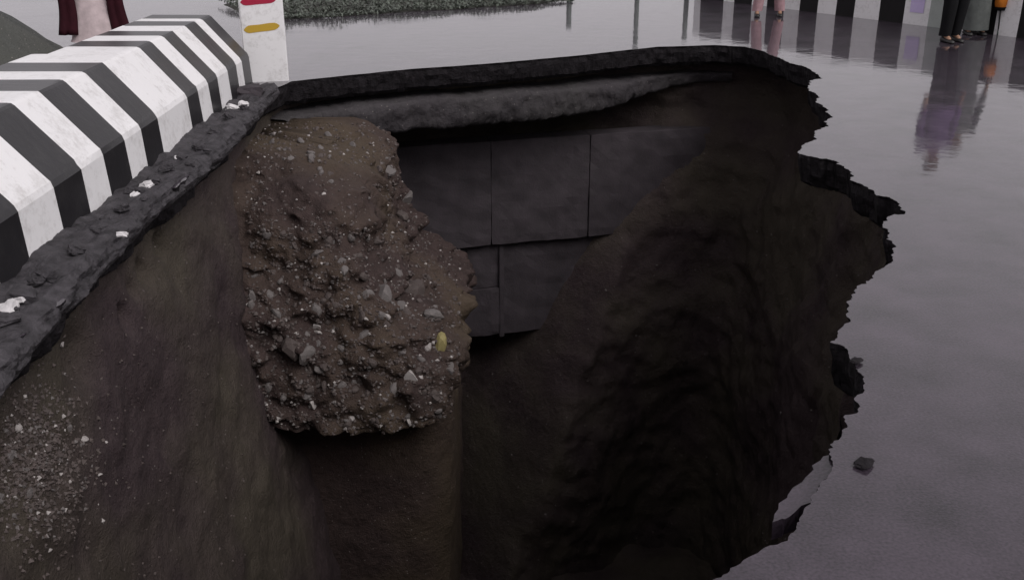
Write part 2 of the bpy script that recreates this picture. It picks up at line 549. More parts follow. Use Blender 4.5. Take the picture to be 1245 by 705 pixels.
# z, right edge X, front Y
OUTL = [(330, 162, 9.75), (400, 168, 9.45), (435, 180, 9.15), (455, 198, 8.90), (478, 216, 8.70), (496, 245, 8.50), (502, 300, 8.30), (508, 340, 8.15), (528, 372, 8.08),
        (530, 384, 8.12), (546, 402, 8.05), (566, 440, 8.0), (560, 470, 7.98), (552, 492, 7.98), (545, 505, 8.0)]
LV = []
for u, v, Y in OUTL:
    r = ray(u, v)
    p = Vector((0, 0, CAM_H)) + r * (Y / r.y)
    LV.append((p.z, p.x - .04 - .28 * max(0, min(1, (440 - v) / 70)), Y - .26))
zb, xb = LV[-1][0], LV[-1][1]
LV += [(zb - .04, xb - .0, 7.98), (zb - .08, xb + .02, 8.25), (zb - .5, xb + .04, 8.35), (-5.0, xb + .0, 8.3), (-8.0, xb - .1, 8.1)]
def lv(z, c):
    return lerp_tab([(-a[0], a[c]) for a in LV], -z)
zs, z = [], LV[0][0]
while z > -8.0:
    zs.append(z)
    z -= 0.018 if z > zb - .1 else 0.06
NA = 150
ZC = LV[9][0]
XL, YB = -2.75, 10.2
uv, uf = [], []
for z in zs:
    xr, yf = lv(z, 1), lv(z, 2)
    R = min(0.40, (xr - XL) * 0.45)
    Lf, Lr = xr - R - XL, YB + 0.35 - (yf + R)
    La = R * math.pi / 2
    tot = Lf + La + Lr
    for i in range(NA + 1):
        s = tot * i / NA
        if s < Lf:
            p, nn = Vector((XL + s, yf)), Vector((0, -1))
        elif s < Lf + La:
            a = (s - Lf) / R
            nn = Vector((math.sin(a), -math.cos(a))); p = Vector((xr - R, yf + R)) + nn * R
        else:
            p, nn = Vector((xr, yf + R + s - Lf - La)), Vector((1, 0))
        p3 = Vector((p.x, p.y, z))
        lump = fbm(p3 + Vector((5, 2, 1)), 1.6, 4) * 0.13 + fbm(p3, 5, 5) * 0.075
        cell = noise.voronoi(p3 * 7.0)[0][0]
        if z > zb:
            lump += (0.30 - cell) * 0.12 * min(1, max(0, (-z - 0.55) * 2))
        else:
            lump *= 0.18
        # the ledge with the dark cleft near the right edge
        if ZC - .13 < z < ZC + .13 and p.x > -1.15 and nn.y < 0.3:
            g = math.exp(-((z - ZC + 0.10 * (p.x + 0.75)) / 0.045) ** 2)
            lump -= 0.16 * g * min(1, (p.x + 1.15) * 3)
        q = p + nn * lump
        uv.append((q.x, q.y, z + 0.05 * fbm(p3, 3, 4)))
for a in range(len(zs) - 1):
    for i in range(NA):
        k = a * (NA + 1) + i
        uf.append((k, k + NA + 1, k + NA + 2, k + 1))
# top cap: fan strips back to the rear line
top = len(uv)
NT = 16
for m in range(1, NT + 1):
    t = m / NT
    for i in range(NA + 1):
        x, y, z = (sum(uv[max(0, min(NA, i + o_))][c_] for o_ in range(-7, 8)) / 15 for c_ in range(3))
        e = Vector((XL + 0.3 + (x - XL) * 0.5, 10.6, -0.40))
        p = Vector((x, y, z)).lerp(e, t)
        p.z += (.10 * fbm(p, 2.2, 4) + .05 * fbm(p, 8, 4)) * min(1, 4 * t) - .05 * t
        uv.append(tuple(p))
for m in range(NT):
    r0 = 0 if m == 0 else top + (m - 1) * (NA + 1)
    r1 = top + m * (NA + 1)
    for i in range(NA):
        uf.append((r0 + i, r0 + i + 1, r1 + i + 1, r1 + i))
buttress = tag(obj('earth_buttress', uv, uf, M_butt, smooth=True), kind='structure')

# stones set in the buttress face and in the left wall
def stone_mesh(name, seed, mat, n=2):
    bm = bmesh.new()
    bmesh.ops.create_icosphere(bm, subdivisions=n, radius=1)
    rr = random.Random(seed)
    sx, sy, sz = rr.uniform(.85, 1.2), rr.uniform(.7, 1.05), rr.uniform(.5, .8)
    cuts = []
    for _ in range(9):
        d = Vector((rr.gauss(0, 1), rr.gauss(0, 1), rr.gauss(0, 1))).normalized()
        cuts.append((d, rr.uniform(.55, .85)))
    for v in bm.verts:                       # broken faces: push everything beyond a plane back onto it
        for d, h in cuts:
            e = v.co.dot(d) - h
            if e > 0: v.co -= d * e
        v.co = Vector((v.co.x * sx, v.co.y * sy, v.co.z * sz)) * 1.15
    me = bpy.data.meshes.new(name)
    bm.to_mesh(me); bm.free()
    me.materials.append(mat)
    return me
stone_meshes = {}
for mi in range(4):
    stone_meshes[mi] = [stone_mesh('stone', mi * 10 + q, M_stone[mi]) for q in range(5)]
def put_stone(loc, r, mi, parent, rr):
    o = bpy.data.objects.new('stone', rr.choice(stone_meshes[mi]))
    C.objects.link(o)
    o.location = Vector(loc) + (Vector(loc) - Vector((0, 0, CAM_H))).normalized() * r * .45      # bedded in the earth
    o.scale = (r, r, r)
    o.rotation_euler = [rr.uniform(0, 6.28) for _ in range(3)]
    o.parent = parent
    return o
from mathutils.bvhtree import BVHTree
bvh = BVHTree.FromPolygons([Vector(v) for v in uv], uf)
wall_bvh = BVHTree.FromPolygons([Vector(v) for v in wv], wf)
def hit(u, v, tree):
    return tree.ray_cast(Vector((0, 0, CAM_H)), ray(u, v).normalized())[0]
rr = random.Random(11)
# stones that stand out in the photograph: u, v, radius, kind
for u, v, r, mi in [(499, 459, .075, 2), (386, 397, .04, 2), (387, 404, .035, 2), (380, 490, .045, 2), (428, 508, .045, 2), (497, 511, .045, 2),
                    (421, 512, .035, 0), (415, 470, .05, 0), (345, 482, .045, 0), (535, 418, .10, 3), (520, 421, .055, 2), (526, 383, .10, 0),
                    (465, 360, .10, 0), (500, 356, .13, 1), (487, 372, .06, 0), (405, 296, .05, 0), (386, 309, .05, 0), (416, 319, .04, 0),
                    (357, 424, .11, 1), (372, 431, .09, 0), (495, 240, .10, 0), (470, 205, .08, 0), (488, 265, .09, 1), (310, 336, .04, 0),
                    (326, 357, .045, 0), (341, 342, .035, 0), (470, 385, .04, 2), (445, 388, .03, 2), (412, 440, .04, 0), (430, 463, .04, 0),
                    (470, 395, .05, 1), (395, 445, .05, 1), (360, 300, .06, 1), (345, 390, .05, 1), (326, 405, .035, 2), (445, 480, .045, 1),
                    (520, 470, .05, 1), (400, 360, .045, 1), (440, 335, .05, 1), (374, 345, .04, 1)]:
    p = hit(u, v, bvh)
    if p:
        put_stone(p, r, mi, buttress, rr)
for _ in range(90):
    u, v = rr.uniform(305, 555), rr.uniform(280, 535)
    p = hit(u, v, bvh)
    if p and p.z > zb and p.y < 9.3:
        put_stone(p, rr.uniform(.025, .06), rr.choice([0, 1, 1, 1, 0]), buttress, rr)
for _ in range(18):
    u, v = rr.uniform(318, 470), rr.uniform(155, 225)
    p = hit(u, v, bvh)
    if p:
        put_stone(p, rr.uniform(.025, .05), rr.choice([0, 1, 0]), buttress, rr)

def gravel(name, spots, mat, parent):
    """many small grains joined into one mesh"""
    v, f = [], []
    for p, r in spots:
        b = len(v)
        ax = [Vector((rr.gauss(0, 1), rr.gauss(0, 1), rr.gauss(0, 1))).normalized() for _ in range(6)]
        M = Matrix.Rotation(rr.uniform(0, 6.28), 3, 'X') @ Matrix.Rotation(rr.uniform(0, 6.28), 3, 'Z')
        for d in ((1, 0, 0), (0, 1, 0), (-1, 0, 0), (0, -1, 0), (0, 0, .7), (0, 0, -.7)):
            v.append(p + M @ Vector(d) * r * rr.uniform(.7, 1.3))
        for a, c in ((0, 1), (1, 2), (2, 3), (3, 0)):
            f.append((b + a, b + c, b + 4)); f.append((b + c, b + a, b + 5))
    o = obj(name, v, f, mat, parent)
    return tag(o, kind='stuff')
sp = [[], [], []]
for _ in range(4200):
    u, v = rr.uniform(300, 560), rr.uniform(150, 540)
    dens = 0.25 if 200 < v < 270 and 330 < u < 470 else 1
    if rr.random() > dens: continue
    p = hit(u, v, bvh)
    if p and p.z > zb:
        sp[rr.choice([0, 0, 0, 1, 1, 1, 1, 1, 1, 2]) if rr.random() < .5 else 1].append((p, rr.uniform(.006, .024)))
for q in range(3):
    gravel('gravel', sp[q], M_stone[q], buttress)
sw = bpy.data.objects['sinkhole_wall']
sp = [[], [], []]
for _ in range(1500):
    u, v = rr.gauss(45, 35), rr.gauss(565, 50)
    if u < 0: continue
    p = hit(u, v, wall_bvh)
    if p: sp[rr.choice([0, 0, 1, 1, 1, 1, 1, 1, 2]) if rr.random() < .5 else 1].append((p, rr.uniform(.005, .018)))
for _ in range(350):
    u, v = rr.uniform(0, 300), rr.uniform(250, 700)
    p = hit(u, v, wall_bvh)
    if p: sp[1].append((p, rr.uniform(.004, .014)))
for _ in range(450):
    u, v = rr.uniform(560, 1050), rr.uniform(150, 700)
    p = hit(u, v, wall_bvh)
    if p: sp[rr.choice([1, 1, 1, 0])].append((p, rr.uniform(.006, .02)))
for q in range(3):
    if sp[q]: gravel('gravel', sp[q], M_stone[q], sw)
for u, v, r in [(10, 553, .035), (57, 546, .03), (70, 553, .03), (30, 535, .03), (100, 533, .03), (35, 600, .03), (82, 520, .025), (20, 520, .025)]:
    p = hit(u, v, wall_bvh)
    if p: put_stone(p, r, rr.choice([0, 0, 1, 2]), sw, rr)

# ------------------------------------------------------------------ striped concrete barriers
PROFILE = [(0.0, 0.0), (-0.02, 0.30), (-0.035, 0.335), (-0.055, 0.36), (-0.345, 0.685), (-0.365, 0.698), (-0.39, 0.70)]
WALL_PROFILE = [(0.0, 0.0), (-0.008, 0.30), (-0.012, 0.60), (-0.02, 0.64), (-0.045, 0.665), (-0.08, 0.67)]
def barrier(name, L, stripes, top_w, label, loc, rz, profile=PROFILE, black=None):
    """stripes: sorted (y, material index) starts; along +Y; road face at x=0, body towards -x"""
    prof = list(profile)
    xt, zt = prof[-1][0] - top_w, prof[-1][1]
    prof += [(xt, zt)]
    prof += [(xt + (x - profile[-1][0]) * -1, z) for x, z in profile[-2::-1]]
    ys = set([0, L])
    y = 0
    while y < L:
        ys.add(y); y += 0.09
    cuts = [s[0] for s in stripes]
    ys = sorted([y for y in ys if all(abs(y - c) > 0.035 for c in cuts)] + [c for c in cuts if 0 <= c < L])
    v, f, fm = [], [], []
    npf = len(prof)
    for y in ys:
        cut = any(abs(y - c) < 1e-6 for c in cuts)
        for j, (x, z) in enumerate(prof):
            wob = 0.010 * noise.noise(Vector((y * 7 + loc[1], j * 1.7, 4))) if cut else 0
            e = 0.004 * noise.noise(Vector((y * 3, j * 2.0, loc[0])))
            v.append((x + e, y + wob, z + (e if z > 0 else 0)))
    def m_at(y):
        m = stripes[0][1]
        for s, k in stripes:
            if y >= s: m = k
        return m
    for a in range(len(ys) - 1):
        m = m_at((ys[a] + ys[a + 1]) / 2)
        for j in range(npf - 1):
            k = a * npf + j
            f.append((k, k + npf, k + npf + 1, k + 1)); fm.append(m)
    f.append(list(range(npf))); fm.append(m_at(0.001))
    f.append([(len(ys) - 1) * npf + j for j in range(npf)][::-1]); fm.append(m_at(L - .001))
    root = empty(name, loc, rz)
    obj('painted_body', v, f, [M_white, black or M_black, M_grey], root, fm)
    tag(root, label, 'barrier', 'striped road barriers')
    return root
Y0 = 1.2
near_st = [(0, 0)]
y = 4.75
for k in range(6):
    near_st += [(y - 0.74 * (6 - k) - Y0, 1), (y - 0.74 * (6 - k) - Y0 + .35, 0)]
near_st = [(s, m) for s, m in near_st if s > 0.05]
near_st = [(0, 0)] + near_st
for a, b in [(4.74, 5.08), (5.53, 5.92), (6.28, 6.66), (6.98, 7.34)]:
    near_st += [(a - Y0, 1), (b - Y0, 0)]
BX = -2.555
barrier('striped_barrier', 7.72 - Y0, near_st, 0.62, 'black and white striped concrete barrier with broad white end, on the broken road edge', (BX, Y0, 0), 0)
Y1 = 7.723
far_st = [(0, 0)]
for a, b in [(8.09, 8.39), (8.69, 8.98), (9.33, 9.63)]:
    far_st += [(a - Y1, 1), (b - Y1, 0)]
far_st += [(9.84 - Y1, 1)]
barrier('striped_barrier', 10.13 - Y1, far_st, 0.50, 'short striped concrete barrier ending in black beside the white marker post', (BX - 0.006, Y1, 0), 0)

# barrier on the far side of the road
la, lb = Vector((3.20, 18.53)), Vector((6.54, 13.67))
ld = (lb - la).normalized()
ang = math.atan2(ld.y, ld.x) - math.pi / 2           # +Y of the barrier runs along ld
def along(u, v): return (G(u, v).to_2d() - la).dot(ld)
st = [(0, 0)]
for (a, b, m) in [((855, -2), (876, 2), 1), ((893, 3.2), (913, 6), 1), ((931, 8.3), (951, 11), 1), ((973, 13), (995, 15.6), 1), ((1018, 18.3), (1040, 21), 1),
                  ((1068, 25), (1095, 29), 1), ((1123, 33), (1147, 36.5), 2), ((1170, 39.5), (1200, 43.5), 1), ((1228, 47), (1258, 51), 1)]:
    st += [(along(*a), m), (along(*b), 0)]
last = st[-1][0]
for k in range(9):
    st += [(last + .38 + .75 * k, 1), (last + .75 + .75 * k, 0)]
fb = barrier('striped_barrier', last + 7.2, st, 0.25, 'long striped concrete barrier behind the standing people across the wet road', (la.x, la.y, 0), ang, WALL_PROFILE, M_black_far)
# lavender print on one white block
yy = along(1109, 31)
def prof_pt(s):      # s metres up the road face
    return (-0.012 * s / .6, s)
v = []
for s in (.17, .30):
    for dy in (-.11, .11):
        x, z = prof_pt(s); v.append((x + 0.010, yy + dy, z))
x, z = prof_pt(.50)
for dy in (-.11, .11): v.append((x + 0.014, yy + dy, z))
obj('lavender_notice', v, [(0, 1, 3, 2), (2, 3, 5, 4)], M_lav, fb)

# ------------------------------------------------------------------ white marker post with red and yellow bands
pc = G(321, 101)
post = empty('marker_post', (pc.x, pc.y + 0.16, 0), math.radians(13))
tag(post, 'white square marker post with red and yellow painted bars at the hole edge', 'post')
hw = 0.215
bm = bmesh.new(); box_bm(bm, -hw, hw, -.10, .32, -0.03, 1.15, 0.012)
from_bm('post_body', bm, M_white, post)
bm = bmesh.new(); box_bm(bm, -hw - .02, hw + .02, -.12, .34, 1.152, 1.21, 0.015)
from_bm('cap', bm, M_white, post)
def bar(name, z, x0, x1, mat, tilt):
    v, f = [], []
    n = 14
    for k in range(n + 1):
        t = k / n
        x = x0 + (x1 - x0) * t
        hh = 0.036 * min(1, math.sqrt(max(0.02, min(t, 1 - t) * 8))) * (1 + .12 * noise.noise(Vector((x * 9, z, 0))))
        zc = z + tilt * (t - .5) + 0.006 * noise.noise(Vector((x * 6, z * 3, 5)))
        v += [(x, -.1035, zc - hh), (x, -.1035, zc + hh)]
    for k in range(n):
        f.append((2 * k, 2 * k + 2, 2 * k + 3, 2 * k + 1))
    obj(name, v, f, mat, post)
bar('yellow_bar', 0.535, -.185, .165, M_yel, 0.035)
bar('red_bar', 0.80, -.195, .155, M_red, 0.02)
bar('yellow_bar', 1.06, -.185, .165, M_yel, 0.02)

# ------------------------------------------------------------------ loose chunks along the barrier foot and the slab on the right
def chunk(name, loc, size, mat, seed, label, group, flat=.55, rz=None, tilt=(0, 0)):
    rr2 = random.Random(seed)
    bm = bmesh.new()
    bmesh.ops.create_cube(bm, size=1)
    bmesh.ops.subdivide_edges(bm, edges=bm.edges[:], cuts=2, use_grid_fill=True)
    for v in bm.verts:
        p = v.co.copy()
        r = p.normalized() * 0.62
        p = p.lerp(r, 0.45)
        p *= 1 + 0.45 * noise.noise(p * 2.2 + Vector((seed * 1.7, 0, 0)))
        v.co = Vector((p.x * size * rr2.uniform(.95, 1.1), p.y * size * .8, p.z * size * flat))
    o = from_bm(name, bm, mat)
    o.location = loc
    o.rotation_euler = (tilt[0], tilt[1], rr2.uniform(0, 6.28) if rz is None else rz)
    tag(o, label, 'rubble', group)
    return o
rim_left = [G(u, v) for u, v, _ in RIM_PX[:10]]
lab = 'small dark lump of broken asphalt lying at the foot of the striped barrier'
sd_ = 0
for u, v, s in [(30, 372, .16), (60, 345, .12), (95, 315, .13), (118, 290, .09), (150, 262, .12), (165, 243, .14), (188, 228, .11), (203, 214, .13), (222, 200, .11),
                (243, 186, .12), (262, 168, .12), (280, 150, .14), (297, 137, .10), (45, 352, .09), (128, 275, .08), (176, 250, .07), (232, 207, .08), (252, 190, .07), (12, 400, .12), (20, 388, .07)]:
    sd_ += 1
    p = G(u, v)
    s *= .7
    p.x = max(p.x, BX + 0.02 + s * 0.5)
    chunk('asphalt_lump', (p.x, p.y, s * .25 + .03), s, M_crumb, sd_, lab, 'asphalt lumps along the barrier foot', tilt=(rr.uniform(-.4, .4), rr.uniform(-.4, .4)))
lab = 'white chip of broken concrete among the asphalt lumps below the barrier'
for u, v, s in [(178, 223, .075), (163, 236, .055), (8, 373, .12), (25, 360, .06), (282, 128, .10), (296, 126, .08), (148, 283, .05), (215, 190, .05)]:
    sd_ += 1
    p = G(u, v, .06)
    p.x = max(p.x, BX + .02 + s * .5)
    chunk('concrete_chip', (p.x, p.y, .05 if s < .1 else .03), s, M_chip, sd_, lab, 'white concrete chips along the barrier foot', tilt=(rr.uniform(-.5, .5), rr.uniform(-.5, .5)))
p = G(303, 113, .02)
chunk('concrete_block', (p.x, p.y - .1, .03), .26, M_conc, 71, 'dark rounded concrete block at the foot of the white marker post', None, .6)

cv_, cf_ = [], []
ys_ = [3.0 + 0.035 * k for k in range(int((10.15 - 3.0) / 0.035))]
LR = sorted([(p.y, p.x) for p in rim_left] + [(2.6, -2.15), (3.2, -2.16)])
NC = 22
for y in ys_:
    xr = lerp_tab(LR, y) + .03
    for j in range(NC):
        t = j / (NC - 1)
        if t < .5:
            x, z = BX - .03 + (xr - BX + .03) * t * 2, .045 - .03 * t
        else:
            q = (t - .5) * 2
            x, z = xr + .05 * math.sin(q * 2.6) - .10 * q * q, +.02 - .18 * q
        p = Vector((x, y, z))
        w = .03 * fbm(p, 2.6, 4) + .030 * fbm((x * 1.5, y * .55, z * 1.6), 9, 4)
        dn = Vector((.25, 0, 1)) if t < .5 else Vector((1, 0, .3))
        cv_.append(p + dn * (w + .0) + Vector((0, .02 * fbm(p, 8, 2), 0)))
for a in range(len(ys_) - 1):
    for j in range(NC - 1):
        k = a * NC + j
        cf_.append((k, k + 1, k + NC + 1, k + NC))
tag(obj('crumbled_road_edge', cv_, cf_, M_crumb), kind='structure')

for u, v, s in [(1050, 566, .065), (1041, 441, .05)]:
    sd_ += 1
    p = G(u, v)
    chunk('asphalt_flake', (p.x, p.y, .012), s, M_asphalt_broken, sd_, 'dark loose flake of asphalt on the wet road beside the sinkhole edge', 'asphalt flakes on the road', .14, 0.9)

def slab(name, px, z0, dz, th, label):
    """broken plate of road, outline in photo pixels on a tilted plane"""
    cen = None
    P = [G(u, v, z0 - 0.0) for u, v in px]
    dense = []
    for k in range(len(P)):
        a, b = P[k], P[(k + 1) % len(P)]
        for t in (0, .33, .66):
            q = a.lerp(b, t)
            q += Vector((rr.gauss(0, .006), rr.gauss(0, .006), 0))
            dense.append(q)
    cx = sum((p.x for p in dense)) / len(dense); cy = sum((p.y for p in dense)) / len(dense)
    xs = max(p.x for p in dense)
    v, f = [], []
    n = len(dense)
    for p in dense:
        v.append((p.x - cx, p.y - cy, dz * (xs - p.x)))
    for p in dense:
        v.append((p.x - cx + rr.gauss(0, .005), p.y - cy, dz * (xs - p.x) - th))
    f.append(list(range(n))); f.append(list(range(2 * n - 1, n - 1, -1)))
    for k in range(n):
        f.append((k, n + k, n + (k + 1) % n, (k + 1) % n))
    bm = bmesh.new()
    vs_ = [bm.verts.new(q) for q in v]
    for q in f: bm.faces.new([vs_[i] for i in q])
    bmesh.ops.recalc_face_normals(bm, faces=bm.faces[:])
    o = from_bm(name, bm, M_road)
    o.location = (cx, cy, z0)
    tag(o, label, 'rubble')
    return o
slab('road_fragment', [(1010, 552), (1014, 568), (998, 583), (984, 600), (962, 612), (944, 616), (940, 606), (958, 592), (974, 578), (990, 560)], -0.02, -0.22, .07,
     'flat piece of wet road surface breaking off and drooping into the sinkhole')

# ------------------------------------------------------------------ ground cover bed on the far side
M_leaf = mat_simple('grey_green_leaf', (0.085, 0.100, 0.080), 0.45, 0.5, 9, 0, 10, spec=0.6)
M_bed = mat_simple('bed_soil', (0.05, 0.05, 0.042), 0.9, 0.3, 6, 0.5, 30)
v, f = [], []
pa, pb = G(318, 27).to_2d(), G(700, 3).to_2d()
dd = pb - pa
perp = Vector((-dd.y, dd.x)).normalized()
NXb, NYb = 60, 14
bv_, bf_ = [], []
for j in range(NYb + 1):
    for i in range(NXb + 1):
        t = i / NXb
        e = .12 * noise.noise(Vector((t * 8, 0, 0)))
        p = pa + dd * t + perp * (j / NYb * 2.6 + e)
        z = 0.10 * math.sin(min(1, j / NYb * 1.2) * math.pi / 1.2) * min(1, t * 8, (1 - t) * 8) - (.02 if j in (0, NYb) or i in (0, NXb) else 0)
        bv_.append((p.x, p.y, z + .03 * noise.noise(Vector((p.x * 3, p.y * 3, 0))) * (j not in (0,))))
for j in range(NYb):
    for i in range(NXb):
        a = j * (NXb + 1) + i
        bf_.append((a, a + 1, a + NXb + 2, a + NXb + 1))
tag(obj('planting_bed', bv_, bf_, M_bed, smooth=True), kind='structure')
rl = random.Random(5)
for _ in range(15000):
    t, s = rl.random(), rl.random() ** 1.3
    e = .12 * noise.noise(Vector((t * 8, 0, 0)))
    p = pa + dd * t + perp * (s * 2.6 + e + .02)
    hmax = (0.06 + 0.16 * min(1, s * 4)) * (0.6 + .6 * noise.noise(Vector((p.x * 1.5, p.y * 1.5, 0)))) * min(1, t * 10 + .15, (1 - t) * 8 + .1)
    z = .02 + max(.0, rl.random() * hmax) + .06 * min(1, s * 3)
    r = rl.uniform(.018, .04)
    R = Matrix.Rotation(rl.uniform(0, 6.28), 3, 'Z') @ Matrix.Rotation(rl.uniform(-.9, .9), 3, 'X')
    b = len(v)
    for q in ((-r * .45, 0, 0), (0, -r, .0), (r * .45, 0, 0), (0, r, .006)):
        v.append(Vector((p.x, p.y, z)) + R @ Vector(q))
    f.append((b, b + 1, b + 2, b + 3))
gc = obj('ground_cover', v, f, M_leaf)
tag(gc, 'low grey green ground cover plants in the bed across the road', 'plants', kind='stuff')

# slim posts beyond the end of the far barrier
M_post = mat_simple('green_grey_steel', (0.10, 0.125, 0.11), 0.5, .2, 10, 0.1)
for u, v, h in [(835, -5, .75), (775, -11, 1.05), (692, 0, .45)]:
    p = G(u, v)
    r = empty('steel_post', (p.x, p.y, 0))
    lab = {835: 'green grey steel post next to the end of the far striped barrier', 775: 'tall slim green grey steel post standing apart on the wet road', 692: 'short steel post at the corner of the planting bed'}[u]
    tag(r, lab, 'post', 'steel posts across the road')
    for nm, r0, z0, z1 in (('base_plate', .085, 0.002, .015), ('shaft', .045, .015, h), ('cap', .052, h, h + .03)):
        bm = bmesh.new()
        bmesh.ops.create_cone(bm, cap_ends=True, segments=20, radius1=r0, radius2=r0, depth=z1 - z0, matrix=Matrix.Translation((0, 0, (z0 + z1) / 2)))
        from_bm(nm, bm, M_post, r)

# heap of wet grit behind the near barrier
M_heap = mat_soil('wet_grit', (0.05, 0.053, 0.05), (0.095, 0.10, 0.096), (0.08, 0.08, 0.07), .5)
hp = mound('grit_heap', (-6.1, 9.3, 0), 2.5, 1.9, 1.65, M_heap, 56, 2, rough=0.10)
tag(hp, 'dark grey heap of wet grit behind the striped barrier', 'heap')

# ------------------------------------------------------------------ people
M_skin = mat_simple('skin', (0.30, 0.17, 0.11), 0.5, .08, 12, 0.05)
M_hair = mat_simple('black_hair', (0.012, 0.010, 0.010), 0.4, .3, 40, 0.4, 90)
M_eye = mat_simple('eye', (0.03, 0.02, 0.02), 0.2, .1, 10, 0)
def cloth(name, col): return mat_simple(name, col, 0.85, .15, 14, .35, 25, spec=.2)
M_blackcl = cloth('black_cloth', (0.005, 0.005, 0.006))
M_greycl = cloth('grey_cloth', (0.10, 0.108, 0.104))
M_pinkcl = cloth('pink_cloth', (0.38, 0.24, 0.26))
M_palepink = cloth('pale_pink_cloth', (0.52, 0.43, 0.44))
M_maroon = cloth('maroon_cloth', (0.035, 0.006, 0.011))
M_purple = cloth('purple_cloth', (0.10, 0.055, 0.14))
M_shoe = mat_simple('shoe', (0.015, 0.014, 0.014), 0.5, .2, 20, .1)

def loft(name, rings, mat, parent, seg=20, cap=True, fold=0.0, seed=0):
    """rings: (centre, rx, ry); horizontal rings stacked along a limb or a body"""
    v, f = [], []
    for c, rx, ry in rings:
        for k in range(seg):
            a = 2 * math.pi * k / seg
            w = 1 + fold * noise.noise(Vector((math.cos(a) * 2.2 + seed, math.sin(a) * 2.2, c[2] * 3)))
            v.append((c[0] + math.cos(a) * rx * w, c[1] + math.sin(a) * ry * w, c[2]))
    for j in range(len(rings) - 1):
        for k in range(seg):
            a, b = j * seg + k, j * seg + (k + 1) % seg
            f.append((a, a + seg, b + seg, b) if rings[j][0][2] > rings[j + 1][0][2] else (a, b, b + seg, a + seg))
    return v, f

def join_parts(name, parts, mat, parent):
    V, Fc = [], []
    for v, f in parts:
        b = len(V)
        V += v
        Fc += [tuple(i + b for i in q) for q in f]
    return obj(name, V, Fc, mat, parent, smooth=True)

